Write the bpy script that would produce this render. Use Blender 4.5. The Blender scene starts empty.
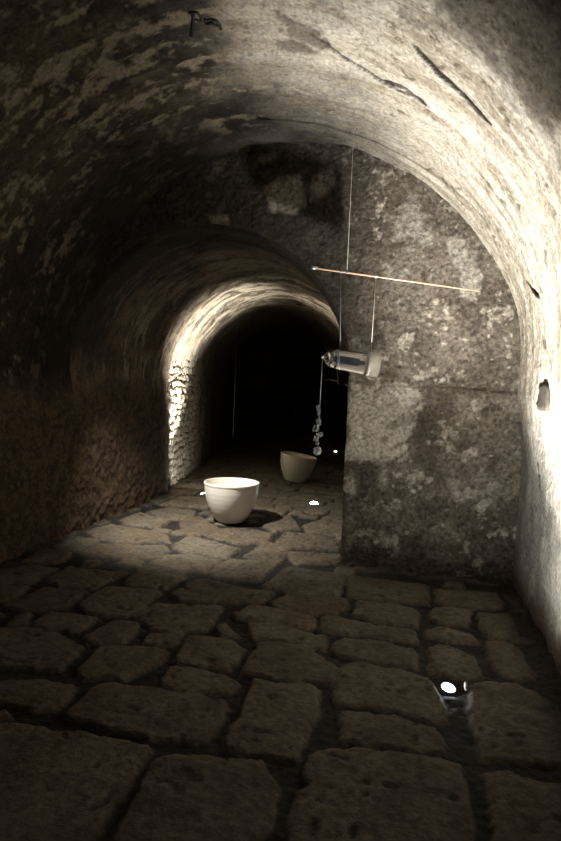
import bpy, bmesh, math, random
import numpy as np
from mathutils import Vector, Matrix, Quaternion

random.seed(7)
C = bpy.context.scene.collection
H = 1.4                      # eye height
YAW = math.radians(12.95)
PITCH = math.radians(3.64)
ROLL = math.radians(2.4)
F = 600.0

# ------------------------------------------------------------------ camera
fwd = np.array([-math.sin(YAW)*math.cos(PITCH), math.cos(YAW)*math.cos(PITCH), -math.sin(PITCH)])
r0 = np.array([math.cos(YAW), math.sin(YAW), 0.0])
u0 = np.cross(r0, fwd)
rt = math.cos(ROLL)*r0 + math.sin(ROLL)*u0
up = math.cos(ROLL)*u0 - math.sin(ROLL)*r0
CAM = np.array([0, 0, H])
cd = bpy.data.cameras.new('camera'); cam = bpy.data.objects.new('camera', cd); C.objects.link(cam)
cd.sensor_fit = 'VERTICAL'; cd.sensor_height = 36.0; cd.lens = F/841*36.0; cd.clip_start = .05
M = Matrix(((rt[0], up[0], -fwd[0], 0), (rt[1], up[1], -fwd[1], 0), (rt[2], up[2], -fwd[2], H), (0, 0, 0, 1)))
cam.matrix_world = M
bpy.context.scene.camera = cam
HF = np.array([-math.sin(YAW), math.cos(YAW), 0.0])       # horizontal forward


def ray(px, py):
    return fwd*F + rt*(px-280.5) - up*(py-420.5)


def ground(px, py, z=0.0):
    d = ray(px, py); t = (z-H)/d[2]
    return CAM + d*t


def atdepth(px, py, zc):
    """point on the ray at horizontal distance zc along the view"""
    d = ray(px, py)
    return CAM + d*(zc/np.dot(d, HF))


# ------------------------------------------------------------------ noise
def _h(ix, iy, iz, seed):
    n = (ix.astype(np.int64)*374761393 + iy.astype(np.int64)*668265263 + iz.astype(np.int64)*2147483647*3 + seed*144665) & 0xffffffff
    n = ((n ^ (n >> 13))*1274126177) & 0xffffffff
    n = ((n ^ (n >> 16))*2246822519) & 0xffffffff
    return ((n ^ (n >> 15)) & 0xffffff)/float(0xffffff)


def vn(x, y, z, seed=0):
    fx, fy, fz = np.floor(x), np.floor(y), np.floor(z)
    ix, iy, iz = fx.astype(np.int64), fy.astype(np.int64), fz.astype(np.int64)
    a, b, c = x-fx, y-fy, z-fz
    a = a*a*a*(a*(a*6-15)+10); b = b*b*b*(b*(b*6-15)+10); c = c*c*c*(c*(c*6-15)+10)
    r = 0
    for dx in (0, 1):
        for dy in (0, 1):
            for dz in (0, 1):
                w = (a if dx else 1-a)*(b if dy else 1-b)*(c if dz else 1-c)
                r = r + w*_h(ix+dx, iy+dy, iz+dz, seed)
    return r*2-1


def fbm(x, y, z, sc=1.0, oct=4, seed=0, gain=.5):
    r = 0; a = 1.0; t = 0
    for o in range(oct):
        k = sc*2.03**o
        r = r + a*vn(x*k+o*7.3, y*k-o*3.1, z*k+o*5.7, seed+o); t += a; a *= gain
    return r/t


def ss(a, b, x):
    t = np.clip((x-a)/(b-a), 0, 1); return t*t*(3-2*t)


def mixc(c0, c1, t):
    t = t[..., None]
    return np.asarray(c0)*(1-t)+np.asarray(c1)*t


def worley(x, y, seed=0, jit=.8):
    """F1 and F2-F1 and cell hash, running-bond rows"""
    best1 = np.full(x.shape, 9.); best2 = np.full(x.shape, 9.); cid = np.zeros(x.shape)
    iy = np.floor(y).astype(np.int64)
    for dy in (-1, 0, 1):
        ry = iy+dy
        xs = x+.5*(ry % 2)
        ix = np.floor(xs).astype(np.int64)
        for dx in (-1, 0, 1):
            cx = ix+dx
            jx = (_h(cx, ry, cx*0, seed)-.5)*jit+.5; jy = (_h(cx, ry, cx*0+1, seed)-.5)*jit*.6+.5
            d = np.sqrt((xs-cx-jx)**2+(y-ry-jy)**2)
            hid = _h(cx, ry, cx*0+2, seed)
            m = d < best1
            best2 = np.where(m, best1, np.minimum(best2, d))
            cid = np.where(m, hid, cid)
            best1 = np.where(m, d, best1)
    return best1, best2-best1, cid


def seg_dist(P, a, b):
    a = np.asarray(a); b = np.asarray(b); ab = b-a
    t = np.clip(((P-a)@ab)/max(ab@ab, 1e-12), 0, 1)
    return np.linalg.norm(P-a-t[..., None]*ab, axis=-1), t


def poly_sdf(X, Y, pts):
    """positive inside"""
    pts = np.asarray(pts)
    d = np.full(X.shape, 1e9); inside = np.zeros(X.shape, bool)
    n = len(pts)
    for i in range(n):
        x1, y1 = pts[i][:2]; x2, y2 = pts[(i+1) % n][:2]
        ex, ey = x2-x1, y2-y1
        t = np.clip(((X-x1)*ex+(Y-y1)*ey)/max(ex*ex+ey*ey, 1e-12), 0, 1)
        d = np.minimum(d, np.hypot(X-x1-t*ex, Y-y1-t*ey))
        c = ((y1 > Y) != (y2 > Y)) & (X < (x2-x1)*(Y-y1)/((y2-y1) if abs(y2-y1) > 1e-12 else 1e-12)+x1)
        inside ^= c
    return np.where(inside, d, -d)


# ------------------------------------------------------------------ materials
def nodes(m):
    m.use_nodes = True; nt = m.node_tree; nt.nodes.clear(); return nt


def masonry(name, fine=60, bump=.6, dist=.01, rough=.9, contrast=.5, spec=.25, speck=0.):
    m = bpy.data.materials.new(name); nt = nodes(m); N = nt.nodes; L = nt.links
    out = N.new('ShaderNodeOutputMaterial'); b = N.new('ShaderNodeBsdfPrincipled'); L.new(b.outputs[0], out.inputs[0])
    at = N.new('ShaderNodeAttribute'); at.attribute_name = 'Col'
    tc = N.new('ShaderNodeTexCoord')
    n1 = N.new('ShaderNodeTexNoise'); n1.inputs['Scale'].default_value = fine; n1.inputs['Detail'].default_value = 6
    n1.inputs['Roughness'].default_value = .65
    L.new(tc.outputs['Object'], n1.inputs['Vector'])
    mr = N.new('ShaderNodeMapRange'); mr.inputs['From Min'].default_value = .3; mr.inputs['From Max'].default_value = .7
    mr.inputs['To Min'].default_value = 1-contrast; mr.inputs['To Max'].default_value = 1+contrast
    L.new(n1.outputs['Fac'], mr.inputs['Value'])
    vm = N.new('ShaderNodeVectorMath'); vm.operation = 'SCALE'
    L.new(at.outputs['Color'], vm.inputs[0]); L.new(mr.outputs[0], vm.inputs['Scale'])
    col = vm.outputs[0]
    if speck > 0:
        n3 = N.new('ShaderNodeTexNoise'); n3.inputs['Scale'].default_value = fine*.75; n3.inputs['Detail'].default_value = 3
        L.new(tc.outputs['Object'], n3.inputs['Vector'])
        r3 = N.new('ShaderNodeMapRange'); r3.inputs['From Min'].default_value = .35; r3.inputs['From Max'].default_value = .42
        r3.inputs['To Min'].default_value = 1-speck; r3.inputs['To Max'].default_value = 1
        L.new(n3.outputs['Fac'], r3.inputs['Value'])
        v2 = N.new('ShaderNodeVectorMath'); v2.operation = 'SCALE'; L.new(col, v2.inputs[0]); L.new(r3.outputs[0], v2.inputs['Scale'])
        col = v2.outputs[0]
    L.new(col, b.inputs['Base Color'])
    b.inputs['Roughness'].default_value = rough
    b.inputs['Specular IOR Level'].default_value = spec
    n2 = N.new('ShaderNodeTexNoise'); n2.inputs['Scale'].default_value = fine*.45; n2.inputs['Detail'].default_value = 8
    n2.inputs['Roughness'].default_value = .7
    L.new(tc.outputs['Object'], n2.inputs['Vector'])
    bp = N.new('ShaderNodeBump'); bp.inputs['Strength'].default_value = bump; bp.inputs['Distance'].default_value = dist
    L.new(n2.outputs['Fac'], bp.inputs['Height']); L.new(bp.outputs[0], b.inputs['Normal'])
    return m


def simple(name, col, rough=.5, metal=0, spec=.5, trans=0, ior=1.45, emit=None, es=0, noise=0, coat=0):
    m = bpy.data.materials.new(name); nt = nodes(m); N = nt.nodes; L = nt.links
    out = N.new('ShaderNodeOutputMaterial'); b = N.new('ShaderNodeBsdfPrincipled'); L.new(b.outputs[0], out.inputs[0])
    b.inputs['Base Color'].default_value = (*col, 1); b.inputs['Roughness'].default_value = rough
    b.inputs['Metallic'].default_value = metal; b.inputs['Specular IOR Level'].default_value = spec
    b.inputs['Transmission Weight'].default_value = trans; b.inputs['IOR'].default_value = ior
    b.inputs['Coat Weight'].default_value = coat
    if emit:
        b.inputs['Emission Color'].default_value = (*emit, 1); b.inputs['Emission Strength'].default_value = es
    if noise:
        tc = N.new('ShaderNodeTexCoord'); n1 = N.new('ShaderNodeTexNoise'); n1.inputs['Scale'].default_value = 40; n1.inputs['Detail'].default_value = 4
        L.new(tc.outputs['Object'], n1.inputs['Vector'])
        mx = N.new('ShaderNodeMix'); mx.data_type = 'RGBA'
        mx.inputs[6].default_value = (*[c*(1-noise) for c in col], 1); mx.inputs[7].default_value = (*[min(1, c*(1+noise)) for c in col], 1)
        L.new(n1.outputs['Fac'], mx.inputs[0]); L.new(mx.outputs[2], b.inputs['Base Color'])
    return m


M_plaster = masonry('vault_plaster', fine=48, bump=1.0, dist=.018, contrast=.38, speck=.3)
M_wall = masonry('rough_wall', fine=34, bump=1.0, dist=.02, contrast=.45)
M_inner = masonry('inner_wall', fine=45, bump=.9, dist=.015, contrast=.4)
M_pier = masonry('pier_stone', fine=36, bump=1.0, dist=.03, contrast=.6, speck=.4)
M_floor = masonry('paving_stone', fine=30, bump=1.0, dist=.028, contrast=.5, rough=.7, spec=.4, speck=.25)


# ------------------------------------------------------------------ grid meshes
def grid_normals(P, flip=False):
    du = np.gradient(P, axis=0); dv = np.gradient(P, axis=1)
    n = np.cross(du, dv); n /= np.linalg.norm(n, axis=-1, keepdims=True)+1e-12
    return -n if flip else n


def mk_mesh(name, P, col, mat, nrm=None, flip=False):
    n, m = P.shape[:2]
    me = bpy.data.meshes.new(name)
    V = P.reshape(-1, 3)
    idx = np.arange(n*m).reshape(n, m)
    a, b, c, d = idx[:-1, :-1], idx[1:, :-1], idx[1:, 1:], idx[:-1, 1:]
    Q = np.stack([a, b, c, d] if not flip else [a, d, c, b], -1).reshape(-1, 4)
    me.vertices.add(len(V)); me.vertices.foreach_set('co', V.astype(np.float32).ravel())
    me.loops.add(Q.size); me.loops.foreach_set('vertex_index', Q.astype(np.int32).ravel())
    me.polygons.add(len(Q)); me.polygons.foreach_set('loop_start', (np.arange(len(Q))*4).astype(np.int32))
    me.polygons.foreach_set('loop_total', np.full(len(Q), 4, np.int32))
    me.update(calc_edges=True)
    me.polygons.foreach_set('use_smooth', np.ones(len(Q), bool))
    ca = me.color_attributes.new('Col', 'FLOAT_COLOR', 'POINT')
    cc = np.concatenate([np.clip(col, 0, 1).reshape(-1, 3), np.ones((len(V), 1))], 1)
    ca.data.foreach_set('color', cc.astype(np.float32).ravel())
    if nrm is not None:
        me.normals_split_custom_set_from_vertices(nrm.reshape(-1, 3).astype(np.float32).tolist())
    me.materials.append(mat)
    o = bpy.data.objects.new(name, me); C.objects.link(o)
    return o


def tag(o, label=None, cat=None, group=None, kind=None):
    if label: o['label'] = label
    if cat: o['category'] = cat
    if group: o['group'] = group
    if kind: o['kind'] = kind
    return o


def spacing(parts):
    r = []
    for a, b, s in parts:
        n = max(1, int(round(abs(b-a)/s))); r += list(np.linspace(a, b, n, endpoint=False))
    r.append(parts[-1][1]); return np.array(r)


# ------------------------------------------------------------------ layout of the place (m)
UL, UR = -2.10*H, .535*H          # front tunnel side walls
UC = (UL+UR)/2; RF = (UR-UL)/2
VE = 3.30*H                        # plane of the end wall
UP = -.386*H                       # left edge of pier
UCI = (UL+UP)/2; RI = (UP-UL)/2
SP = H                             # springing height


def front_hit(px, py):
    d = ray(px, py); d = d/np.linalg.norm(d); t = .3
    def inside(p):
        if p[1] > VE: return False
        if p[2] < 0: return False
        if p[2] < SP: return UL < p[0] < UR
        return math.hypot(p[0]-UC, p[2]-SP) < RF
    while inside(CAM+d*t) and t < 20: t += .02
    lo, hi = t-.02, t
    for _ in range(20):
        mid = (lo+hi)/2
        if inside(CAM+d*mid): lo = mid
        else: hi = mid
    return CAM+d*lo


def profile(uc, R, zb, step, lseg=None):
    """points and outward normals from right floor over the arch to left floor, with arc length"""
    nv = int((SP-zb)/step); na = int(math.pi*R/step)
    z = np.linspace(zb, SP, nv, endpoint=False)
    pts = [(uc+R, q, 1., 0.) for q in z]
    i1 = len(pts)
    for k in range(na+1):
        th = math.pi*k/na
        pts.append((uc+R*math.cos(th), SP+R*math.sin(th), math.cos(th), math.sin(th)))
    i2 = len(pts)-1
    pts += [(uc-R, q, -1., 0.) for q in z[::-1]]
    pts = np.array(pts)
    s = np.concatenate([[0], np.cumsum(np.hypot(np.diff(pts[:, 0]), np.diff(pts[:, 1])))])
    return pts, s, i1, i2


# ---- front tunnel
pf, sf, f1, f2 = profile(UC, RF, -.08, .0115)
vs = spacing([(-2.2, 1.8, .12), (1.8, VE, .0115)])
U = pf[:, 0][:, None]+0*vs; Z = pf[:, 1][:, None]+0*vs; V = vs[None, :]+0*pf[:, :1]
NX = pf[:, 2][:, None]+0*vs; NZ = pf[:, 3][:, None]+0*vs
S = sf[:, None]+0*vs
TH = np.degrees(np.arctan2(Z-SP, U-UC))            # 0 right spring, 90 apex, 180 left
TH = np.where(Z < SP, np.where(U > UC, -(SP-Z)*30, 180+(SP-Z)*30), TH)
Sarc = S
leftness = ss(95, 130, TH)
low = ss(1.45, 1.15, Z+.08*fbm(U, V, Z, 1.5, 3, 5))
streak = fbm(Sarc*2.2, V*12+Sarc*.4, U*0, 1.0, 5, 11, .6)
streak2 = fbm(Sarc*4.5, V*26, U*0, 1.0, 4, 15, .62)
big = fbm(U, V, Z, 1.1, 4, 21)
med = fbm(U, V, Z, 6, 4, 31)
fine = fbm(U, V, Z, 22, 3, 41)
amp = .010+.006*leftness
D = amp*1.0*streak*(1-low)+.006*streak2*(1-low)+.035*big+.010*med+.004*fine
lump = fbm(U, V, Z, 13, 4, 51, .6)
D = D - .055*np.exp(-((Z-1.45)/.45)**2)*(U > UC)
D = D + low*leftness*(.022*lump-.03) + low*(1-leftness)*(.008*lump)
D = D*1.0
# base colours
pale = np.array([.56, .51, .42]); cream = np.array([.68, .635, .54]); brown = np.array([.115, .082, .052]); soot = np.array([.030, .023, .017]); tan = np.array([.30, .25, .18])
n1 = fbm(Sarc*2.0, V*9+Sarc*.5, Z*0, 1.2, 6, 61, .68); n2 = fbm(U, V, Z, 2.2, 5, 71, .6); n3 = fbm(U, V, Z, 10, 5, 81, .65)
n1r = fbm(Sarc*.8, V*8+Sarc*.3, Z*0, 1.3, 6, 65, .7); n1 = n1*(1-ss(105, 60, TH))+n1r*ss(105, 60, TH)
col = mixc(pale, cream, ss(-.25, .3, n1+.3*n2))
col = mixc(col, tan, ss(-.02, .30, -n1+.5*n3+.2*streak2)*.6)
col = mixc(col, [.72, .69, .62], ss(.15, .35, n1-.2*n3)*.7)
col = mixc(col, [.10, .08, .055], ss(.34, .46, n3+.2*fine)*.7)
# soot towards the crown and the left
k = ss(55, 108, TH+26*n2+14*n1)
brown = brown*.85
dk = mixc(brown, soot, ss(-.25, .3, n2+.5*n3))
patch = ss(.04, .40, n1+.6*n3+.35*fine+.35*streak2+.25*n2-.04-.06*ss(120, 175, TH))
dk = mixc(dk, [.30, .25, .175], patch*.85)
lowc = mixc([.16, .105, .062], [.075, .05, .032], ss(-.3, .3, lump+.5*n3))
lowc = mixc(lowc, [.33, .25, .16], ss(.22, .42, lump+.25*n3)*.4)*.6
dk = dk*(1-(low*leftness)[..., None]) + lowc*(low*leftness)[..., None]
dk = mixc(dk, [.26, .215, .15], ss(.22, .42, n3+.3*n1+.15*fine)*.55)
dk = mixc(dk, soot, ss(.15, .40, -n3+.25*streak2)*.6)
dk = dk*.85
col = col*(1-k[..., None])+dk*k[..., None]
# darkened ring next to the end wall, upper part
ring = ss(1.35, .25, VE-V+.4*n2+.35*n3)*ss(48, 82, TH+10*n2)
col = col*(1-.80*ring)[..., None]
# lamp's fade low on the right wall, put into the colour as grey
lamp_fade = ss(1.55, .75, Z+.25*n2)*(1-leftness)
col = mixc(col, mixc([.17, .165, .15], [.32, .31, .28], ss(-.3, .3, n3+n2)), lamp_fade*.85)
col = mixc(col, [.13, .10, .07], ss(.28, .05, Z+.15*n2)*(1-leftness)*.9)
# brown patches towards the viewer, with the beam's falloff put into the colour
tr = ss(2.80, 2.45, V+.35*n2+.25*n3+.003*(TH-40))*(1-k)*ss(10, 30, TH)
col = mixc(col, [.085, .066, .045], tr*.85)
# long board marks running round the arch on the right
bm_ = np.zeros_like(V)
for vv, w, a in ((VE-.10, .010, .5), (VE-.17, .008, .7), (VE-.26, .012, .8), (VE-.40, .010, .9), (VE-.62, .014, .6)):
    dv = np.abs(V-(vv+.02*fbm(S, S*0, S*0, .9, 3, int(w*1000))))
    bm_ = bm_+a*np.exp(-(dv/w)**2)
bm_ = bm_*(1-ss(60, 95, TH))*ss(-25, 10, TH)
D = D+.012*bm_
col = mixc(col, [.27, .215, .15], np.clip(bm_*.6, 0, .7))
P = np.stack([U, V, Z], -1)


def groove(pix, w, depth, dark, c=(.035, .027, .02)):
    global D, col
    hits = [front_hit(*p[:2]) for p in pix]
    dm = np.full(V.shape, 9.)
    nseg = len(hits)-1
    for i in range(nseg):
        d_, t_ = seg_dist(P, hits[i], hits[i+1])
        q_ = (i+t_)/nseg; dm = np.minimum(dm, d_+.6*w*np.abs(2*q_-1)**3)
    dm = dm+.012*med+.35*w*n3+(w > .04)*.09*n3
    g = ss(w, w*.35, dm)
    D = D+depth*g; col = mixc(col, c, ss(w*1.35, w*.8, dm)*dark)


groove([(417, 46), (433, 62), (450, 80), (468, 98), (492, 121)], .026, .013, .97, (.016, .012, .009))
groove([(311, 36), (345, 58), (372, 76), (398, 92), (425, 107)], .012, .010, .85)
groove([(382, 82), (400, 88), (424, 106)], .022, .016, .85)
groove([(527, 281), (543, 297)], .016, .03, .95)
groove([(540, 460), (539, 492), (537, 528)], .020, .03, .95)
groove([(284, 20), (318, 46)], .07, .008, .6, (.045, .034, .024))
groove([(282, 46), (318, 52)], .045, .004, .6, (.045, .034, .024))
groove([(398, 10), (412, 20)], .012, .012, .7)
col = mixc(col, lowc, low*leftness)
P = P + np.stack([NX*D, 0*D, NZ*D], -1)
Pfront = P
Nf = grid_normals(P)
# want normals to face the inside
mid = P[P.shape[0]//2, P.shape[1]//2]; flipf = Nf[P.shape[0]//2, P.shape[1]//2][2] > 0
if flipf: Nf = -Nf
a1, a2 = f1, f2
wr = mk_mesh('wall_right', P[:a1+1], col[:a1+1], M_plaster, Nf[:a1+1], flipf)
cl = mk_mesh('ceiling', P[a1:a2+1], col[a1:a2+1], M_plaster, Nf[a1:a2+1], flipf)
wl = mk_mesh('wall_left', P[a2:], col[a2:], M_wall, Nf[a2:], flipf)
for o in (wr, cl, wl): o['kind'] = 'structure'

# ---- inner tunnel (narrower), bends left at VB
VB = 4.82*H
BEND = math.radians(10.4)
pi_, si, i1, i2 = profile(UCI, RI, -.08, .014)
vs = spacing([(VE, 9.2, .014), (9.2, 14.5, .06)])
U0 = pi_[:, 0][:, None]+0*vs; Z = pi_[:, 1][:, None]+0*vs; V0 = vs[None, :]+0*pi_[:, :1]
NX = pi_[:, 2][:, None]+0*vs; NZ = pi_[:, 3][:, None]+0*vs; S = si[:, None]+0*vs
over = np.clip(V0-VB, 0, None)
left = U0 < UCI
U1 = U0-np.sin(BEND)*over; V1 = V0-(1-math.cos(BEND))*over
TH = np.degrees(np.arctan2(Z-SP, U0-UCI))
TH = np.where(Z < SP, np.where(~left, -(SP-Z)*30, 180+(SP-Z)*30), TH)
lefti = ss(95, 130, TH)
low = ss(1.45, 1.15, Z+.08*fbm(U1, V1, Z, 1.5, 3, 5))
# match the front wall noise on the shared left wall
big = fbm(U1, V1, Z, 1.1, 4, 21); med = fbm(U1, V1, Z, 6, 4, 31); fine = fbm(U1, V1, Z, 22, 3, 41)
lump = fbm(U1, V1, Z, 13, 4, 51, .6)
streak = fbm(S*2.2, V0*12, U0*0, 1.0, 5, 111, .6); streak2 = fbm(S*4, V0*24, U0*0, 1.0, 4, 115, .6)
D = .016*streak*(1-low)+.006*streak2*(1-low)+.035*big+.010*med+.004*fine+low*lefti*(.022*lump-.03)
# rubble masonry showing past the bend on the left
rx = V0*7.5; ry = Z*11+.25*fbm(V0, Z, Z*0, 3, 3, 9)
F1, E, cid = worley(rx+.25*med, ry, 3)
stone = ss(.03, .22, E)
rz = ss(VB-.02, VB+.04, V0)*lefti*ss(1.75, 1.35, Z+.35*big+.12*med)*ss(9.1, 8.4, V0+.4*big)
D = D*(1-.5*rz)+rz*(.055-.055*stone*(.55+.75*cid)+.012*fine)
step = ss(VB-.012, VB+.012, V0+.02*med)*lefti*(1-ss(1.5, 2.3, Z))
D = D+.05*step
# rounded arris where the arch meets the end wall
rr = .03+.02*lefti+.012*np.abs(med)
dd = np.clip((V0-VE)/rr, 0, 1)
D = D*(1-(1-ss(0, .12, V0-VE))*.6*ss(178, 165, TH)) + (rr*(1-np.sqrt(np.clip(1-(1-dd)**2, 0, 1))))*ss(178, 165, TH)*ss(-3, 18, TH)
n1 = fbm(S*1.8, V0*7, Z*0, 1.2, 6, 161, .68); n2 = fbm(U1, V1, Z, 2.2, 5, 71, .6); n3 = fbm(U1, V1, Z, 9, 4, 81, .6)
colr = mixc([.17, .125, .08], [.065, .047, .032], ss(-.3, .3, n2+.8*n1))
colr = mixc(colr, [.42, .355, .255], ss(.0, .35, n1+.3*streak2)*.55)
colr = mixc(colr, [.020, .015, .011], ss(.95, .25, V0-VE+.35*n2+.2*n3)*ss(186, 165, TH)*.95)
lowc = mixc([.16, .105, .062], [.075, .05, .032], ss(-.3, .3, lump+.5*n3))
lowc = mixc(lowc, [.33, .25, .16], ss(.22, .42, lump+.25*n3)*.4)*.6
colr = mixc(colr, [1, 1, 1], 0*low)*(1-(low*lefti)[..., None])+lowc*(low*lefti)[..., None]
pl = ss(VB-.25, VB+.1, V0+.2*n2)*(1-rz)
colr = mixc(colr, [.50, .45, .35], pl*.55*ss(13, 8, V0)*ss(.3, -.25, n1+.4*n3))
mot = ss(-.10, .28, n1+.5*n3)*ss(40, 60, TH)*ss(165, 130, TH)*(1-rz)
colr = colr*(1-.6*mot)[..., None]
rc = mixc([.50, .46, .38], [.31, .27, .20], ss(.2, .8, cid))
rc = mixc([.07, .055, .04], rc, .15+.85*stone)
colr = colr*(1-rz[..., None])+rc*rz[..., None]
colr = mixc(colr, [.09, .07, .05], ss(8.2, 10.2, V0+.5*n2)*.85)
cb = np.where(V0 > VB, 1., 0.)
nu = NX*(np.cos(BEND)*cb+(1-cb)); nv_ = NX*np.sin(BEND)*cb*-1
P = np.stack([U1+nu*D, V1+nv_*D*-1*-1, Z+NZ*D], -1)
Pin = P
Ni = grid_normals(P)
flipi = Ni[P.shape[0]//2, 40][2] > 0
if flipi: Ni = -Ni
nc = int(np.searchsorted(V0[0], 9.4))
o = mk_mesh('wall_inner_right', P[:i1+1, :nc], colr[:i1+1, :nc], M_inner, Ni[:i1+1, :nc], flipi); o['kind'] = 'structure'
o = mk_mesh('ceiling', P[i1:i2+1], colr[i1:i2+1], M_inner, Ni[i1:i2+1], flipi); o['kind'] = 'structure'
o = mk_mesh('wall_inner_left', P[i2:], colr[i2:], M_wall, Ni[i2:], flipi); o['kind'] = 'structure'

# ---- end wall with pier: spans from the inner arch to the front arch
na = 620; nv = 200; nt = 130
zz = np.linspace(-.08, SP, nv, endpoint=False)
ths = np.linspace(0, math.pi, na)
A = np.concatenate([np.stack([np.full(nv, UP), zz], 1), np.stack([UCI+RI*np.cos(ths), SP+RI*np.sin(ths)], 1)])
B = np.concatenate([np.stack([np.full(nv, UR+.07), zz], 1), np.stack([UC+(RF+.07)*np.cos(ths), SP+(RF+.07)*np.sin(ths)], 1)])
# inner edge follows the real rim of the inner arch
rim = Pin[:, 0, :]
rs = si/si[i2]
tA = np.concatenate([[0], np.cumsum(np.hypot(np.diff(A[:, 0]), np.diff(A[:, 1])))]); tA /= tA[-1]
A3 = np.stack([np.interp(tA, rs[:i2+1], rim[:i2+1, q]) for q in range(3)], 1)
t = np.linspace(0, 1, nt)[None, :]
U = A3[:, 0][:, None]*(1-t)+B[:, 0][:, None]*t
Z = A3[:, 2][:, None]*(1-t)+B[:, 1][:, None]*t
V = np.full(U.shape, VE)
edge = np.clip(np.hypot(U-A3[:, 0][:, None], Z-A3[:, 2][:, None])/.06, 0, 1)
big = fbm(U, V, Z, 1.3, 4, 201); med = fbm(U, V, Z, 7, 5, 211, .6); fine = fbm(U, V, Z, 24, 3, 221, .6)
diag = fbm(U*3+Z*2, V, Z*6-U*4, 1.5, 4, 231, .6)
lowp = ss(.012, -.012, Z-SP-.01-.02*fbm(U, V, Z, 3, 3, 240))*ss(-1.2, -.7, U)
dv = -.018*big-.016*med-.006*fine-.008*diag*lowp - lowp*.014
dv = dv*(edge**.5)
V = V+dv
n2 = fbm(U, V, Z, 1.8, 5, 251, .62); n3 = fbm(U, V, Z, 8, 5, 261, .65); n4 = fbm(U, V, Z, 26, 3, 271)
c0 = mixc([.20, .175, .14], [.105, .088, .068], ss(-.3, .3, n2+.4*n3))
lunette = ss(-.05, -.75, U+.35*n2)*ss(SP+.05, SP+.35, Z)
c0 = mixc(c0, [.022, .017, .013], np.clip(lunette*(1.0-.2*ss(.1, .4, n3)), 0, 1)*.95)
c0 = mixc(c0, [.44, .40, .33], ss(.24, .5, n3+.25*n2+.35*n4)*.6*(1-lunette))
c0 = mixc(c0, [.5, .46, .39], ss(.42, .55, n4+.4*n3)*.6*(1-lunette))
c0 = mixc(c0, [.06, .048, .036], ss(.22, .42, -n3+.2*n4)*.6)


def plane_pt(px, py):
    d = ray(px, py); q = CAM+d*(VE-.02)/d[1]; return (q[0], q[2])


def patch(pix, c, soft=.025, amt=.8, wob=.05):
    global c0
    s_ = poly_sdf(U, Z, [plane_pt(*p) for p in pix])+wob*n3*1.3+wob*.4*n4
    c0 = mixc(c0, c, ss(-soft, soft, s_)*amt)


c0 = c0*1.12
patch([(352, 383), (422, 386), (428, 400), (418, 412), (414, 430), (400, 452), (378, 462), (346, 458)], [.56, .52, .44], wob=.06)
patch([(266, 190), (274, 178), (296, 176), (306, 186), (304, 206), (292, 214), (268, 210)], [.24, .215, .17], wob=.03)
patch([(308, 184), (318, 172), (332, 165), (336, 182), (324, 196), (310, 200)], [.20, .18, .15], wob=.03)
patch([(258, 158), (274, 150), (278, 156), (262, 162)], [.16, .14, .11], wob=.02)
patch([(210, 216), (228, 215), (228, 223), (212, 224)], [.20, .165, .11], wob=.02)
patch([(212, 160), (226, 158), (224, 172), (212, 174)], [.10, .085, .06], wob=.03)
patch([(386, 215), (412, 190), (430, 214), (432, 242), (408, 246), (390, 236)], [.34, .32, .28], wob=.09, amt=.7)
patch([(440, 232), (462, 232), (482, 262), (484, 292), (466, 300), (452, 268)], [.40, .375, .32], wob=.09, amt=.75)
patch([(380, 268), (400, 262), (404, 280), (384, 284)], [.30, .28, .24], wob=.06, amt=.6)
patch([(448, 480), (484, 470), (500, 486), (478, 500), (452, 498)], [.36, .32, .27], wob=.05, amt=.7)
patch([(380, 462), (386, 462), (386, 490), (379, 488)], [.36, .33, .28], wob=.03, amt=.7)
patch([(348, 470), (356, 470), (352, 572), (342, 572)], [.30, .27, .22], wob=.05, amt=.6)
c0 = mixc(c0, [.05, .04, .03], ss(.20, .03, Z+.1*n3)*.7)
c0 = mixc(c0, [.075, .06, .046], lowp*ss(.02, .3, diag+.5*n2)*.55)
c0 = mixc(c0, [.40, .37, .31], lowp*ss(.2, .42, n3-.3*diag+.4*n4)*.5)
# crease of the ledge
c0 = mixc(c0, [.06, .05, .04], np.exp(-((Z-SP-.02-.02*med)/.010)**2)*.3*ss(-.2,.2,n3+n2)*ss(-.7, -.5, U))
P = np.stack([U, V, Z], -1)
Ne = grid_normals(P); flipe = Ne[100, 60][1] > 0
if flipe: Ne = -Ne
o = mk_mesh('wall_back', P, c0, M_pier, Ne, flipe); o['kind'] = 'structure'

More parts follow.
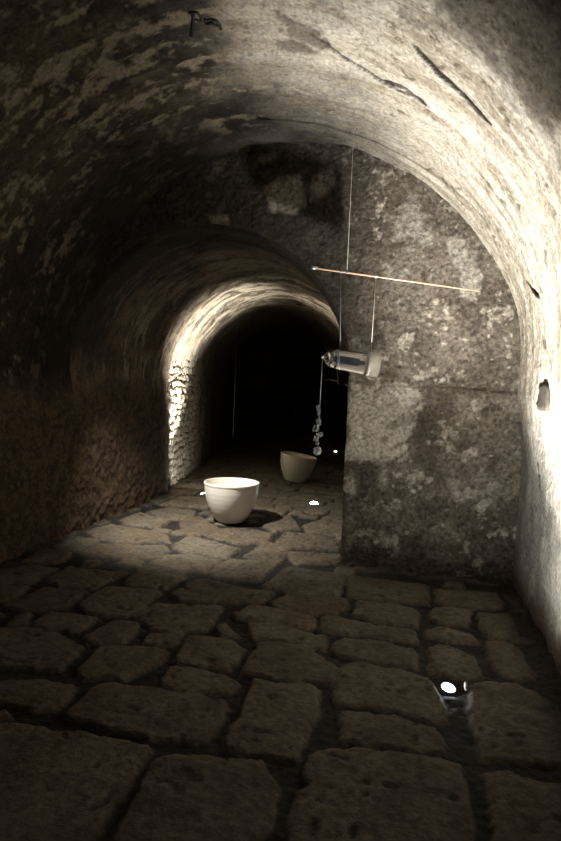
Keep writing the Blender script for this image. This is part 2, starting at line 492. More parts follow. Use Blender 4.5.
# ------------------------------------------------------------------ paved floor
ST = """
-40,725 25,724 90,733 150,745 135,768 120,795 103,825 85,850 60,900 -80,900
63,716 90,687 115,682 200,692 226,699 226,706 209,738 195,741 150,736 100,727
0,681 40,678 75,684 60,704 35,708 0,702 -15,690
-40,708 10,711 14,717 -10,721 -40,720
150,757 172,752 262,757 270,770 280,785 272,812 260,832 240,850 230,880 90,900 105,850 120,825 140,788
251,679 300,682 321,686 319,705 312,725 298,757 270,754 227,746 226,728 238,716 244,697
308,754 333,745 365,748 420,755 462,762 467,787 472,815 476,845 480,900 285,900 290,841 288,815 298,790 310,783 304,775
486,769 505,768 530,777 561,783 600,795 620,900 497,900 491,835 487,800
468,683 482,680 514,682 540,693 561,712 590,740 590,775 561,765 520,760 480,755 474,726
333,712 345,708 395,715 437,728 443,738 445,750 420,754 390,748 360,743 340,736 336,722
338,665 357,660 400,669 430,677 443,697 449,718 440,722 395,711 335,700 333,690
333,641 345,635 380,640 415,648 417,668 370,661 340,655 332,650
319,617 330,615 375,622 415,630 418,641 370,636 318,628
357,599 390,602 415,607 421,613 418,625 380,620 353,612
350,575 428,583 429,604 390,600 347,595
437,588 497,593 501,608 470,607 438,602
432,609 450,606 470,610 467,625 445,624 431,616
476,611 508,613 519,636 490,637 482,625
425,631 440,627 470,632 482,642 450,640 426,636
428,646 440,643 475,655 482,675 450,676 428,670
486,641 505,640 520,650 538,681 510,678 492,665
255,641 265,640 310,645 324,655 335,665 333,683 300,680 242,673 243,662
245,623 262,622 300,628 329,634 327,648 300,643 250,636
231,613 250,605 285,608 315,615 312,627 280,625 235,618
272,600 290,593 320,594 345,597 348,606 335,613 300,611 275,606
262,584 290,567 346,574 339,594 300,592 265,588
168,593 185,583 200,577 245,587 275,592 262,602 215,602 180,600
130,617 155,602 185,603 225,605 205,628 190,629 150,624
214,625 225,622 239,634 220,636
174,655 188,635 215,636 235,638 243,646 229,667 200,665 175,661
160,680 170,665 185,664 225,672 238,681 228,692 200,691 165,685
0,626 25,626 60,632 82,645 60,668 30,668 0,664 -30,650 -20,630
77,668 98,645 130,644 168,650 160,662 125,679 85,677
80,638 110,620 140,622 125,640 100,643
140,643 153,625 184,630 180,642 160,645
28,623 50,611 97,617 78,629 50,629
6,624 18,612 34,612 25,623
2,605 35,590 45,586 87,591 65,606 25,610
77,604 105,585 162,590 145,606 125,616 90,612
45,579 68,566 127,571 90,587 60,585
123,580 145,565 192,572 165,587 130,585
-10,570 30,563 58,567 30,582 -10,583
-10,586 28,585 10,599 -20,602
208,572 230,558 278,562 258,580 225,578
116,563 125,557 145,560 140,567
75,555 95,544 165,544 170,550 155,558 110,558
88,531 110,524 140,528 167,534 170,541 120,541 92,536
121,519 140,512 169,520 160,527 125,523
148,511 170,507 195,510 190,520 165,517
53,546 75,536 98,539 85,549 60,549
22,560 45,548 70,552 65,560 35,563
209,535 225,527 250,528 273,533 268,541 240,543
246,555 265,541 292,546 280,561 262,560
278,541 285,532 315,534 340,540 338,549 290,547
264,525 290,514 300,528 275,531
304,525 315,521 343,525 342,535 308,532
173,545 190,536 240,548 226,557 185,552
150,562 165,555 190,554 222,560 205,571 170,568
180,521 200,516 222,530 207,534 185,530
172,532 182,528 203,535 190,535
285,552 300,551 340,554 338,562 296,562
100,551 110,549
"""
stones = []
for ln in ST.strip().split('\n'):
    q = [tuple(map(float, a.split(','))) for a in ln.split()]
    if len(q) >= 3: stones.append([ground(*p)[:2] for p in q])
ntr = len(stones)
# remaining paving: irregular rows
rng = random.Random(5)
cand = []
v = -1.9
while v < 14.3:
    dv_ = rng.uniform(.20, .36) if v > 3 else rng.uniform(.35, .5)
    u = -4.6+rng.uniform(0, .3)
    while u < .9:
        w = rng.uniform(.25, .6) if v > 3 else rng.uniform(.4, .75)
        j = lambda: rng.uniform(-.03, .03)
        g = .02
        cand.append([(u+g+j(), v+g+j()), (u+w/2, v+g+j()), (u+w-g+j(), v+g+j()), (u+w-g+j(), v+dv_-g+j()), (u+w/2, v+dv_-g+j()), (u+g+j(), v+dv_-g+j())])
        u += w
    v += dv_
for q in cand:
    qa = np.array(q); c = qa.mean(0)
    test = np.concatenate([qa, [c], (qa+c)/2])
    ok = True
    for s_ in stones[:ntr]:
        sa = np.array(s_)
        if abs(sa[:, 0].mean()-c[0]) > 1.6 or abs(sa[:, 1].mean()-c[1]) > 1.6: continue
        if (poly_sdf(test[:, 0], test[:, 1], sa) > -.012).any() or (poly_sdf(sa[:, 0], sa[:, 1], qa) > -.01).any(): ok = False; break
    if ok: stones.append([tuple(p) for p in q])
for a_ in range(2600):
    v = rng.uniform(1.8, 9.5); u = rng.uniform(-3.2, .85); w = rng.uniform(.07, .20); h_ = rng.uniform(.06, .15); j = lambda: rng.uniform(-.02, .02)
    qa = np.array([(u+j(), v+j()), (u+w/2, v+j()*.5-.01), (u+w+j(), v+j()), (u+w+j(), v+h_+j()), (u+w/2, v+h_+.01), (u+j(), v+h_+j())]); c = qa.mean(0)
    test = np.concatenate([qa, [c]]); ok = True
    for s_ in stones:
        sa = np.array(s_)
        if abs(sa[:, 0].mean()-c[0]) > 1. or abs(sa[:, 1].mean()-c[1]) > 1.: continue
        if (poly_sdf(test[:, 0], test[:, 1], sa) > -.016).any() or (poly_sdf(sa[:, 0], sa[:, 1], qa) > -.012).any(): ok = False; break
    if ok and (v > 3.9 or w < .12): stones.append([tuple(p) for p in qa])
us = spacing([(-4.6, .95, .0125)])
vs = spacing([(-2.2, 1.7, .06), (1.7, 5.2, .0115), (5.2, 8.6, .016), (8.6, 14.5, .05)])
U, V = np.meshgrid(us, vs, indexing='ij'); Z0 = U*0
wk = .022-.010*ss(3.8, 4.8, V)
wu = U+wk*fbm(U, V, Z0, 7, 3, 301)+.007*fbm(U, V, Z0, 30, 2, 302); wv = V+wk*fbm(U, V, Z0, 7, 3, 311)+.007*fbm(U, V, Z0, 30, 2, 312)
sd = np.full(U.shape, -.2); sid = np.zeros(U.shape); tiltu = np.zeros(U.shape); 
for i, q in enumerate(stones):
    qa = np.array(q)
    lo = qa.min(0)-.06; hi = qa.max(0)+.06
    a, b = np.searchsorted(us, [lo[0], hi[0]]); c, d = np.searchsorted(vs, [lo[1], hi[1]])
    if b <= a or d <= c: continue
    s_ = poly_sdf(wu[a:b, c:d], wv[a:b, c:d], qa)
    # round the corners
    cur = sd[a:b, c:d]; m = s_ > cur
    sd[a:b, c:d] = np.where(m, s_, cur)
    sid[a:b, c:d] = np.where(m, rng.random(), sid[a:b, c:d])
    cc_ = qa.mean(0); tu, tv = rng.uniform(-.03, .03), rng.uniform(-.03, .03)
    tiltu[a:b, c:d] = np.where(m, tu*(U[a:b, c:d]-cc_[0])+tv*(V[a:b, c:d]-cc_[1])+rng.uniform(-.006, .006), tiltu[a:b, c:d])
n1 = fbm(U, V, Z0, 2.2, 4, 321); n2 = fbm(U, V, Z0, 9, 5, 331, .6); n3 = fbm(U, V, Z0, 35, 3, 341)
sd = sd+.006+.010*ss(3.6, 4.6, V)
e = ss(-.006, .014, sd)
Z = -.026+.026*e+.005*ss(.01, .09, sd)+e*(tiltu*.6+.007*n2+.003*n3)+(1-e)*.008*n3+.004*n2
pit = ss(.52, .66, fbm(U, V, Z0, 16, 2, 351))*e
Z = Z-.012*pit
sc = mixc([.150, .122, .088], [.235, .195, .14], sid)
sc = mixc(sc, [.105, .085, .062], ss(-.1, .45, n2)*.55)
sc = mixc(sc, [.30, .26, .19], ss(.1, .5, -n2+.3*n1)*.4)
sc = mixc(sc, [.19, .125, .07], ss(.15, .4, n1)*.4)
sc = mixc(sc, [.05, .04, .03], pit*.6)
jc = mixc([.013, .011, .008], [.034, .027, .02], ss(-.2, .4, n3))
ec = ss(-.006, .006, sd+.004*n3)[..., None]
fc = sc*ec+jc*(1-ec)
dirt = np.maximum(ss(.20, .02, U-UL+.08*n2)*(V < VB), ss(.22, .04, UR-U+.1*n2)*(V < VE))
dirt = np.maximum(dirt, ss(.16, .02, VE-V+.06*n2)*(U > UP)*(V < VE))
dirt = dirt*(U > UL-.5)
Z = Z*(1-.7*dirt)+dirt*(.004+.02*n3+.015*n2)
fc = mixc(fc, [.035, .027, .019], dirt*.85)
# worn hollow for the sunk lamps
lamps = [ground(448.5, 684), ground(314, 503.5), ground(203, 493)]
for L_ in lamps:
    r = np.hypot(U-L_[0], V-L_[1]); Z = np.where(r < .10, np.minimum(Z, -.075+0*Z)*ss(.07, .045, r)+Z*(1-ss(.07, .045, r)), Z)
    fc = mixc(fc, [.16, .14, .11], ss(.075, .05, r))
fc = fc*.62
P = np.stack([U, V, Z], -1)
flr = mk_mesh('floor', P, fc, M_floor, None, False); flr['kind'] = 'structure'
ix = lambda u, v: Z[np.argmin(abs(us-u)), np.argmin(abs(vs-v))]


def floor_z(u, v, r=.02):
    a, b = np.searchsorted(us, [u-r, u+r]); c, d = np.searchsorted(vs, [v-r, v+r])
    return float(Z[a:b+1, c:d+1].max())


# ---- closing walls (out of the light)
def slab(name, x0, x1, y0, y1, z0, z1, rot=0, org=None, col_=(.07, .055, .04)):
    nu_, nz = int(max(x1-x0, y1-y0)/.05), int((z1-z0)/.05)
    me = bpy.data.meshes.new(name); bm = bmesh.new()
    bmesh.ops.create_cube(bm, size=1)
    for v_ in bm.verts:
        v_.co = Vector((x0 if v_.co.x < 0 else x1, y0 if v_.co.y < 0 else y1, z0 if v_.co.z < 0 else z1))
    bmesh.ops.subdivide_edges(bm, edges=bm.edges[:], cuts=12, use_grid_fill=True)
    for v_ in bm.verts:
        q = v_.co; v_.co.y += .03*math.sin(q.x*5+q.z*4)+.02*math.sin(q.z*11-q.x*7)
    bm.to_mesh(me); bm.free()
    ca = me.color_attributes.new('Col', 'FLOAT_COLOR', 'POINT')
    ca.data.foreach_set('color', np.tile(np.array([*col_, 1], np.float32), len(me.vertices)))
    me.materials.append(M_inner)
    o = bpy.data.objects.new(name, me); C.objects.link(o); o['kind'] = 'structure'
    return o


slab('wall_front', UL-.3, UR+.3, -2.4, -2.15, -.1, 3.5, col_=(.2, .16, .11))

# the far chamber wall with an arched doorway and a lit passage behind
FV = 14.0
sb = math.sin(BEND); cb_ = math.cos(BEND)
ovr = (FV-VB)
FC = np.array([UCI-sb*ovr, VB+cb_*ovr])


def far(name, pts_fn, nn, mm, c):
    A_ = np.array([[pts_fn(i/(nn-1), j/(mm-1)) for j in range(mm)] for i in range(nn)])
    n_ = fbm(A_[..., 0], A_[..., 1], A_[..., 2], 5, 4, 77)
    colx = mixc(np.array(c)*1.3, np.array(c)*.6, ss(-.3, .3, n_))
    A_[..., 1] += .03*n_
    o = mk_mesh(name, A_, colx, M_inner, None, False); o['kind'] = 'structure'; return o


dU, dR, dH = .98, .85, .66          # doorway centre offset, radius, springing


def arch_pt(s, uc, R, hs):
    """s from right floor over to left floor"""
    Ltot = 2*hs+math.pi*R; d_ = s*Ltot
    if d_ < hs: return uc+R, d_
    if d_ < hs+math.pi*R:
        th = (d_-hs)/R; return uc+R*math.cos(th), hs+R*math.sin(th)
    return uc-R, Ltot-d_


def loc(u, v, z): return (FC[0]+u*cb_-v*sb, FC[1]+u*sb+v*cb_, z)


def fw(a, b):
    p = arch_pt(a, dU, dR, dH); q = arch_pt(a, .4, RI+1.3, SP)
    return loc(p[0]*(1-b)+q[0]*b, 0, p[1]*(1-b)+q[1]*b-.05*(p[1] < .02))


def fpass(a, b):
    p = arch_pt(a, dU, dR, dH); return loc(p[0], b*2.5, p[1])


def fend(a, b):
    return loc(dU+(a-.5)*1.6, 2.5, b*1.9)


far('wall_far', fw, 90, 30, (.05, .038, .026))
far('wall_passage', fpass, 90, 40, (.22, .15, .08))
far('wall_passage_end', fend, 30, 30, (.06, .045, .03))
fl2 = far('floor_passage', lambda a, b: loc(dU+(a-.5)*1.4, -.1+b*2.7, -.02), 30, 30, (.1, .08, .06))


# ------------------------------------------------------------------ object helpers
def link(name, me, mat, parent=None, smooth=True):
    me.materials.clear(); me.materials.append(mat)
    if smooth:
        for p in me.polygons: p.use_smooth = True
    o = bpy.data.objects.new(name, me); C.objects.link(o)
    if parent: o.parent = parent
    return o


def empty(name, loc_, rot=None):
    o = bpy.data.objects.new(name, None); C.objects.link(o); o.location = Vector([float(x) for x in loc_]); o.empty_display_size = .05
    if rot is not None:
        o.rotation_mode = 'QUATERNION'; o.rotation_quaternion = rot
    return o


def lathe(prof, seg=64, closed=False):
    bm = bmesh.new(); rows = []
    for r, z in prof:
        if r < 1e-6: rows.append([bm.verts.new((0, 0, z))])
        else: rows.append([bm.verts.new((r*math.cos(2*math.pi*k/seg), r*math.sin(2*math.pi*k/seg), z)) for k in range(seg)])
    pr = list(zip(rows[:-1], rows[1:]))
    if closed: pr.append((rows[-1], rows[0]))
    for a, b in pr:
        for k in range(seg):
            k2 = (k+1) % seg
            if len(a) == 1 and len(b) == 1: continue
            if len(a) == 1: bm.faces.new((a[0], b[k2], b[k]))
            elif len(b) == 1: bm.faces.new((a[k], a[k2], b[0]))
            else: bm.faces.new((a[k], a[k2], b[k2], b[k]))
    bmesh.ops.recalc_face_normals(bm, faces=bm.faces[:])
    me = bpy.data.meshes.new('m'); bm.to_mesh(me); bm.free(); return me


def tube(pts, r, seg=8, r2=None):
    bm = bmesh.new(); pts = [Vector([float(c) for c in p]) for p in pts]; rows = []
    n = len(pts)
    for i, p in enumerate(pts):
        d = (pts[min(i+1, n-1)]-pts[max(i-1, 0)]).normalized()
        a = d.orthogonal().normalized() if i == 0 else (a-d*a.dot(d)).normalized()
        b = d.cross(a)
        rad = r if r2 is None else r+(r2-r)*i/(n-1)
        rows.append([bm.verts.new(p+a*rad*math.cos(2*math.pi*k/seg)+b*rad*math.sin(2*math.pi*k/seg)) for k in range(seg)])
    for A_, B_ in zip(rows[:-1], rows[1:]):
        for k in range(seg): bm.faces.new((A_[k], A_[(k+1) % seg], B_[(k+1) % seg], B_[k]))
    bm.faces.new(rows[0][::-1]); bm.faces.new(rows[-1])
    bmesh.ops.recalc_face_normals(bm, faces=bm.faces[:])
    me = bpy.data.meshes.new('m'); bm.to_mesh(me); bm.free(); return me


def shift(me, d):
    me.transform(Matrix.Translation(Vector([float(c) for c in d]))); return me


# ------------------------------------------------------------------ bowls
M_cer = simple('white_ceramic', (.80, .77, .70), .38, spec=.5, noise=.04)
M_cer2 = simple('cream_ceramic', (.72, .69, .60), .38, spec=.5, noise=.04)


def bowl_prof(rim=.272, h=.383, foot=.135, th=.013):
    outer = []
    N_ = 44
    for i in range(N_+1):
        t_ = i/N_
        r = foot+(rim-foot)*(1-(1-t_)**2.0)**.86 if t_ > 0 else foot
        r += .0003*math.sin(t_*N_*1.15)*(t_ > .08)*(t_ < .93)
        if t_ > .94: r += .006*math.sin((t_-.94)/.06*math.pi*.75)
        outer.append((r, h*t_+.004))
    inner = [(max(r-th, .02), z+(.012 if i < 3 else 0)) for i, (r, z) in enumerate(outer)]
    prof = [(0, .012), (foot-.02, .010), (foot-.016, .0), (foot-.003, 0)]+outer
    lip = outer[-1]
    prof += [(lip[0]-.002, lip[1]+.005), (lip[0]-.008, lip[1]+.006), (lip[0]-.013, lip[1]+.002)]
    prof += inner[::-1][1:-2]+[(foot-.03, .024), (0, .022)]
    return prof


def make_bowl(px, py, mat, label, tilt=0, tdir=0, s=1.0, sink=0):
    p = ground(px, py); z = floor_z(p[0], p[1], .11*s)
    q = Quaternion((math.cos(tdir), math.sin(tdir), 0), tilt)
    me = lathe(bowl_prof(), 96); me.transform(Matrix.Scale(s, 4))
    o = link('ceramic_bowl', me, mat)
    o.rotation_mode = 'QUATERNION'; o.rotation_quaternion = q
    o.location = (p[0], p[1], z-sink)
    return tag(o, label, 'bowl', 'white ceramic bowls on the floor')


make_bowl(230.5, 520.5, M_cer, 'white ceramic bowl in the light, standing upright in the middle of the paving')
make_bowl(294, 481.5, M_cer2, 'dimmer cream ceramic bowl leaning to one side farther back in the dark passage', math.radians(8.5), YAW+math.pi/2, .95, .0)

# ------------------------------------------------------------------ hanging mobile
ZM = 2.7*H
M_copper = simple('copper', (.62, .36, .24), .35, 1)
M_rod = simple('varnished_rod', (.72, .47, .33), .35, noise=.15)
M_metal = simple('dull_metal', (.40, .42, .44), .3, 1)
M_chrome = simple('chrome', (.85, .87, .9), .08, 1)
M_thread = simple('pale_thread', (.70, .66, .58), .7)
M_thread2 = simple('blue_grey_thread', (.16, .20, .26), .5)
M_nylon = simple('nylon_line', (.50, .48, .44), .4)
M_glass = simple('clear_glass', (1, 1, 1), .01, trans=1, ior=1.45)
M_chunk = simple('ground_glass', (.42, .46, .49), .25, trans=.75, ior=1.5)
M_dark = simple('dark_tube', (.035, .04, .055), .25)
M_cork = simple('pale_stopper', (.78, .73, .63), .75, noise=.15)

A_ = atdepth(308.5, 267.2, ZM); B_ = atdepth(480, 291.3, ZM); T_ = atdepth(347, 272.6, ZM)
root = empty('mobile_rod', (A_+B_)/2)
tag(root, 'thin reddish rod hanging from a nylon line in front of the pier', 'rod')
o_ = (A_+B_)/2
axis = (B_-A_)
link('rod', tube([A_-o_+axis*.0, A_-o_+axis*.5, B_-o_], .0052, 12, .0038), M_rod, root)
cap = link('end_cap', tube([A_-o_-axis*.002, A_-o_+axis*.055], .0105, 14), M_metal, root); cap['label'] = 'dull metal cap'
ceil = None
zt = math.sqrt(RF**2-(T_[0]-UC)**2)+SP
link('hanging_line', tube([T_-o_, np.array([T_[0], T_[1], zt+.02])-o_], .0011, 6), M_nylon, root)
for f_ in (347, 341, 376):
    K = A_+axis*((f_-308.5)/171.5)-o_
    bm = bmesh.new(); bmesh.ops.create_uvsphere(bm, u_segments=12, v_segments=8, radius=.009); me = bpy.data.meshes.new('m'); bm.to_mesh(me); bm.free()
    me.transform(Matrix.Diagonal((1.1, .9, .95, 1))); link('knot', shift(me, K), M_thread2 if f_ < 360 else M_thread, root)

# glass bottle, axis from rounded tip (left) to the stopper (right)
G0 = atdepth(323.8, 357.2, ZM); G1 = atdepth(379, 365.6, ZM)
gax = Vector(G1-G0); gl = gax.length; q = Vector((0, 0, 1)).rotation_difference(gax.normalized())
g = empty('glass_bottle', G0, q)
tag(g, 'clear round-ended glass bottle with white stopper, slung on two threads under the rod', 'bottle')
R1, R0 = .077, .060
prof = [(0, 0)]
for i in range(1, 15):
    a = math.pi/2*i/14; prof.append((R0*math.sin(a), .075*(1-math.cos(a))))
for i in range(1, 12): prof.append((R0+(R1-R0)*i/11, .075+(gl-.075-.012)*i/11))
prof += [(R1-.002, gl-.004), (R1-.010, gl), (0, gl)]
tk = .0028
inn = [(0, gl-tk-.002), (R1-.012, gl-tk-.002), (R1-tk-.001, gl-.014)]
for i in range(11, -1, -1): inn.append((R0+(R1-R0)*i/11-tk, .075+(gl-.089)*i/11))
for i in range(13, 0, -1):
    a = math.pi/2*i/14; inn.append(((R0-tk)*math.sin(a), .075-(.075-tk)*math.cos(a)))
inn.append((0, tk))
link('glass_body', lathe(prof+inn, 64), M_glass, g)
st = link('stopper', lathe([(0, gl-.078), (R1-.018, gl-.078), (R1-.014, gl-.074), (R1-.009, gl-.012), (R1-.014, gl-.009), (0, gl-.009)], 48), M_cork, g)
st['label'] = 'white stopper filling the wide end'
bm = bmesh.new(); bmesh.ops.create_uvsphere(bm, u_segments=32, v_segments=20, radius=.023); me = bpy.data.meshes.new('m'); bm.to_mesh(me); bm.free()
ib = link('inner_ball', shift(me, (0, 0, .045)), M_chrome, g); ib['label'] = 'shiny chrome ball inside the round end'
link('inner_ring', lathe([(.038, .078), (.054, .078), (.054, .086), (.038, .086)], 48, True), M_metal, g)
it = link('inner_tube', lathe([(0, .068), (.008, .069), (.0115, .09), (.0115, .215), (.009, .225), (.005, .23), (.006, gl-.093), (0, gl-.093)], 32), M_dark, g)
it['label'] = 'dark tube along the inside'
link('tip_loop', shift(lathe([(.006, -.016), (.009, -.012), (.009, -.002), (.005, .001), (0, .002)], 20), (0, 0, 0)), M_metal, g)
inv = q.inverted()


def gl_local(p): return inv @ (Vector([float(c) for c in p])-Vector([float(c) for c in G0]))


for (a, b, m_, nm) in (((341, 271.8), (340.3, 347.8), M_thread2, 'dark thread'), ((376, 276.7), (371.2, 350.5), M_thread, 'pale thread')):
    pa, pb = atdepth(*a, ZM), atdepth(*b, ZM)
    t_ = link('thread', tube([gl_local(pa), gl_local(pb)], .0013, 8), m_, g); t_['label'] = nm
    # collar of thread round the glass
    zc = gl_local(pb)[2]; rad = R0+(R1-R0)*min(1, max(0, (zc-.075)/(gl-.087)))+.0015
    ringp = [(rad*math.cos(2*math.pi*k/40), rad*math.sin(2*math.pi*k/40), zc) for k in range(41)]
    c_ = link('thread_loop', tube(ringp, .0015, 6), m_, g)
    if nm == 'pale thread':
        pc = [atdepth(371.2, 350.5, ZM), atdepth(369.8, 352.5, ZM)]

# strand of glass pieces below the tip
TP = atdepth(322.4, 358.6, ZM)
s_ = empty('glass_pendant', atdepth(317.3, 456, ZM))
tag(s_, 'strand of small glass fragments ending in a glass ball, hanging from the bottle tip', 'pendant')
so = atdepth(317.3, 456, ZM)
link('thread', tube([TP-so, atdepth(321, 385, ZM)-so, atdepth(320, 404, ZM)-so, atdepth(319, 425, ZM)-so, atdepth(317.6, 447, ZM)-so], .0012, 6), M_nylon, s_)
ppx = ZM/F
rg = random.Random(3)
for (x, y, w, h_, t_) in ((318.1, 408.3, 4.2, 6.6, 0), (318.9, 413.5, 2.8, 4.4, 1), (319.1, 417.6, 2.0, 3.2, 0), (318.4, 422.2, 4.6, 6.4, 1), (315.8, 428.4, 5.6, 7.2, 0), (319.6, 434.6, 6.2, 5.2, 1), (315.8, 438.6, 5.4, 5.0, 1), (317.3, 443, 3.4, 4.2, 0)):
    bm = bmesh.new(); bmesh.ops.create_cube(bm, size=1)
    for v_ in bm.verts:
        v_.co = Vector((v_.co.x*w*ppx*rg.uniform(.75, 1.1), v_.co.y*w*ppx*.8*rg.uniform(.7, 1.1), v_.co.z*h_*ppx*rg.uniform(.8, 1.1)))
    bmesh.ops.bevel(bm, geom=bm.edges[:], offset=.003, segments=1, affect='EDGES')
    me = bpy.data.meshes.new('m'); bm.to_mesh(me); bm.free()
    me.transform(Quaternion((rg.uniform(-1, 1), rg.uniform(-1, 1), rg.uniform(-1, 1)), rg.uniform(.2, .6)).to_matrix().to_4x4())
    link('glass_fragment', shift(me, atdepth(x, y, ZM)-so), M_chunk, s_, False)
bm = bmesh.new(); bmesh.ops.create_icosphere(bm, subdivisions=2, radius=.029)
me = bpy.data.meshes.new('m'); bm.to_mesh(me); bm.free()
bl = link('glass_ball', shift(me, atdepth(317.3, 451, ZM)-so), simple('crystal', (.8, .85, .88), .06, trans=.85, ior=1.5), s_, False)
bl['label'] = 'faceted glass ball'

# a second faint line hanging over the nearer bowl
zb_ = ground(232, 519); pb = atdepth(233, 436, float(np.dot(zb_-CAM, HF)))
zt2 = SP+math.sqrt(max(.01, RI**2-(pb[0]-UCI)**2))
lo_ = link('hanging_line', tube([(0, 0, 0), (0, 0, zt2+.02-pb[2])], .0009, 6), simple('dim_line', (.2, .19, .17), .6)); lo_.location = Vector([float(c) for c in pb])
tag(lo_, 'very thin pale line hanging from the inner vault above the nearer bowl', 'line')

# ------------------------------------------------------------------ sunk lamps
M_lens = simple('lit_lens', (1, 1, 1), .3, emit=(.82, .92, 1.0), es=60)
M_lensw = simple('lit_warm_lens', (1, 1, 1), .3, emit=(1, .85, .5), es=6)
M_house = simple('steel_housing', (.45, .46, .48), .35, 1)


def uplight(pos, aim, r, label, lens=M_lens, zoff=-.02, group='uplights sunk in the floor'):
    q = Vector((0, 0, 1)).rotation_difference(Vector(aim).normalized())
    e_ = empty('floor_uplight', (pos[0], pos[1], zoff), q)
    tag(e_, label, 'floor lamp', group)
    link('housing', lathe([(0, -.05), (r*1.0, -.048), (r*1.15, -.03), (r*1.15, .004), (r*1.02, .006), (r*1.0, -.004), (0, -.006)], 40), M_house, e_)
    link('lens', lathe([(0, .006), (r*.6, .005), (r*.98, .001), (r*.98, -.003), (0, -.003)], 40), lens, e_)
    return e_


L0, L1, L2 = lamps
uplight(L0, (.12, -.25, 1), .032, 'bright floor lamp nearest the viewer, in a joint between paving stones by the right wall')
uplight(L1, (.15, -.40, 1), .048, 'small lit floor lamp to the right of the white bowl', zoff=-.004)
uplight(L2, (-.2, -.1, 1), .034, 'floor lamp mostly hidden behind the left side of the white bowl', zoff=-.008)
pf_ = ground(335.5, 453)
uplight(pf_, (0, -.6, 1), .03, 'tiny yellow lamp far back in the dark passage', M_lensw, zoff=.03)


def spot(name, loc_, target, power, angle, blend, col_=(1, .95, .86), size=.03):
    l = bpy.data.lights.new(name, 'SPOT'); l.energy = power; l.spot_size = math.radians(angle); l.spot_blend = blend
    l.color = col_; l.shadow_soft_size = size
    o = bpy.data.objects.new(name, l); C.objects.link(o); o.location = Vector([float(c) for c in loc_])
    d = Vector([float(c) for c in target])-o.location
    o.rotation_mode = 'QUATERNION'; o.rotation_quaternion = d.to_track_quat('-Z', 'Y')
    return o


spot('lamp_beam', (L0[0], L0[1], .085), (L0[0]+.20, L0[1]+.95, 2.75), 780, 80, 1.0, (1, .955, .89))
spot('lamp_glow', (L0[0], L0[1], .08), (L0[0]+.25, L0[1]+.95, 1.9), 75, 138, 1.0, (1, .955, .89))
spot('lamp_spill', (L0[0], L0[1]+.01, .07), (L0[0]+.62, L0[1]+.75, .75), 13, 95, 1.0, (1, .95, .88))
spot('lamp_beam', (L2[0], L2[1], .06), (L2[0]-.36, L2[1]+.36, 1.5), 1150, 66, 1.0, (1, .955, .88))
spot('lamp_spill', (L2[0]+.02, L2[1]+.15, .06), (L2[0]-.6, L2[1]+.60, .5), 20, 100, .6, (1, .95, .86))
spot('lamp_beam', (L1[0], L1[1], .05), (-1.22, 8.0, 2.35), 300, 28, .7, (1, .94, .83))
spot('spot_beam', (-2.38, 4.55, 2.1), (-1.80, 5.38, 0), 440, 80, 1.0, (1, .95, .85), .02)
far_l = bpy.data.lights.new('passage_lamp', 'SPOT'); far_l.energy = 45; far_l.spot_size = math.radians(58); far_l.spot_blend = 1; far_l.color = (1, .74, .34); far_l.shadow_soft_size = .05
fo = bpy.data.objects.new('passage_lamp', far_l); C.objects.link(fo); fo.location = loc(dU-.35, .75, .3); fo.rotation_mode = 'QUATERNION'; fo.rotation_quaternion = (Vector(loc(dU+.25, .2, 1.6))-fo.location).to_track_quat('-Z', 'Y')
# weak fill added behind the viewer to lift the foreground
al = bpy.data.lights.new('foreground_fill', 'AREA'); al.energy = .8; al.size = 1.6; al.color = (1, .9, .78)
ao = bpy.data.objects.new('foreground_fill', al); C.objects.link(ao); ao.location = (-1.1, -1.9, 1.9)
ao.rotation_euler = (math.radians(78), 0, 0)

# ------------------------------------------------------------------ small things
# block set in the right wall
hp = front_hit(555, 397); hi_ = np.linalg.norm(Pfront[:f1, :, 1:]-hp[1:], axis=-1); hi_ = np.unravel_index(np.argmin(hi_), hi_.shape); ux = float(Pfront[hi_][0])
bm = bmesh.new(); bmesh.ops.create_cube(bm, size=1)
bmesh.ops.subdivide_edges(bm, edges=bm.edges[:], cuts=5, use_grid_fill=True)
rg = random.Random(9)
for v_ in bm.verts:
    c = v_.co.copy(); rr_ = 1-.18*max(0, abs(c.z)*2-.6)
    v_.co = Vector((c.x*.07, c.y*.27*rr_, c.z*.165*(1-.1*abs(c.y)*2)))+Vector((rg.uniform(-.006, .006), rg.uniform(-.007, .007), rg.uniform(-.005, .005)))
me = bpy.data.meshes.new('m'); bm.to_mesh(me); bm.free()
blk = link('wall_plug', me, simple('weathered_wood', (.075, .068, .05), .8, noise=.6)); blk.location = (ux+.022, hp[1], hp[2])
tag(blk, 'small weathered grey-brown block set into the bright right wall at eye height', 'block')

# black painted mark on the vault, letter-like strokes
M_paint = simple('black_paint', (.012, .011, .010), .6)
bmv = np.asarray(Pfront[f1:f2+1])


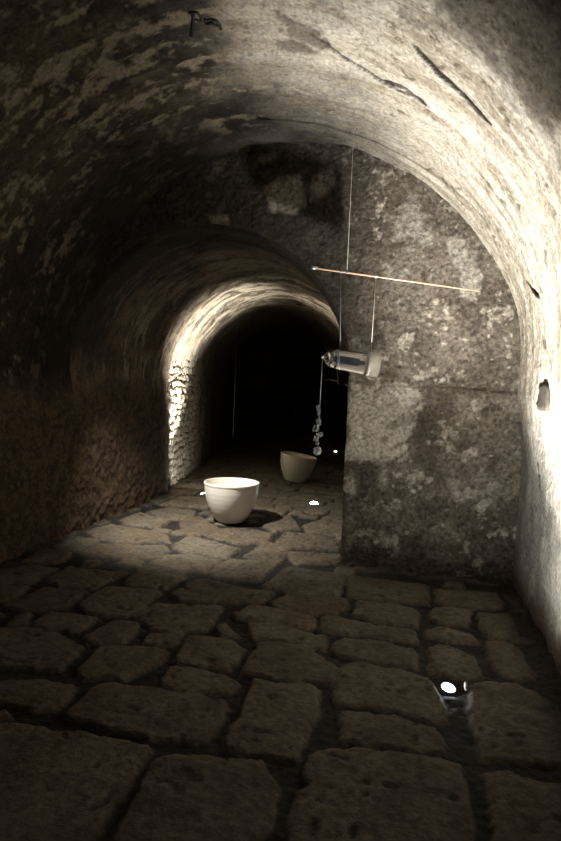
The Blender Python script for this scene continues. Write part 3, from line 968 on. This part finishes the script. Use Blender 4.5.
def on_vault(px, py):
    h_ = front_hit(px, py)
    d_ = np.linalg.norm(bmv-h_, axis=-1); i_ = np.unravel_index(np.argmin(d_), d_.shape)
    nn = np.array([h_[0]-UC, 0, h_[2]-SP]); nn /= np.linalg.norm(nn)
    off = np.dot(bmv[i_]-h_, nn)
    return h_+nn*(off-.004)


root = empty('painted_mark', on_vault(195, 22)); tag(root, 'short black painted letters on the vault near the top of the view', 'painted mark')
mo = np.array(root.location)
for pts, w in (([(193.5, 14), (193, 20), (192.5, 28), (191.5, 36)], .010), ([(189, 14), (193, 13.5), (197, 13.5), (201, 17), (201.5, 20), (198, 21), (195.5, 19)], .007),
               ([(205, 18), (206, 24), (206, 20), (211, 19), (213, 22), (208, 23.5)], .007), ([(211, 19.5), (216, 20), (219, 24), (221, 28)], .008), ([(206, 24), (212, 24), (218, 25.5)], .006)):
    link('stroke', tube([on_vault(*p)-mo for p in pts], w, 6), M_paint, root)

# loose stone chips
M_chip = simple('stone_chip', (.42, .38, .31), .8, noise=.4)


def chip(px, py, r, label, mat=M_chip, stretch=(1, 1, 1), group=None, seed=0):
    rg = random.Random(seed); p = ground(px, py)
    bm = bmesh.new(); bmesh.ops.create_icosphere(bm, subdivisions=2, radius=r)
    for v_ in bm.verts:
        v_.co = Vector((v_.co.x*stretch[0], v_.co.y*stretch[1], v_.co.z*stretch[2]))*rg.uniform(.78, 1.15)
    me = bpy.data.meshes.new('m'); bm.to_mesh(me); bm.free()
    o = link('stone_chip', me, mat, None, False); o.location = (p[0], p[1], floor_z(p[0], p[1], r*.6)+r*stretch[2]*.55)
    return tag(o, label, 'stone chip', group)


chip(465.5, 687, .017, 'pale stone chip standing beside the nearest floor lamp', stretch=(.5, 1.3, 1.2), seed=2)

# ------------------------------------------------------------------ world and view
w = bpy.data.worlds.new('world'); bpy.context.scene.world = w; w.use_nodes = True
bg = w.node_tree.nodes['Background']; bg.inputs[0].default_value = (.02, .018, .015, 1); bg.inputs[1].default_value = .02
sc_ = bpy.context.scene
sc_.view_settings.view_transform = 'Standard'; sc_.view_settings.look = 'None'; sc_.view_settings.exposure = 0.0; sc_.view_settings.gamma = 1
sc_.view_settings.use_curve_mapping = False
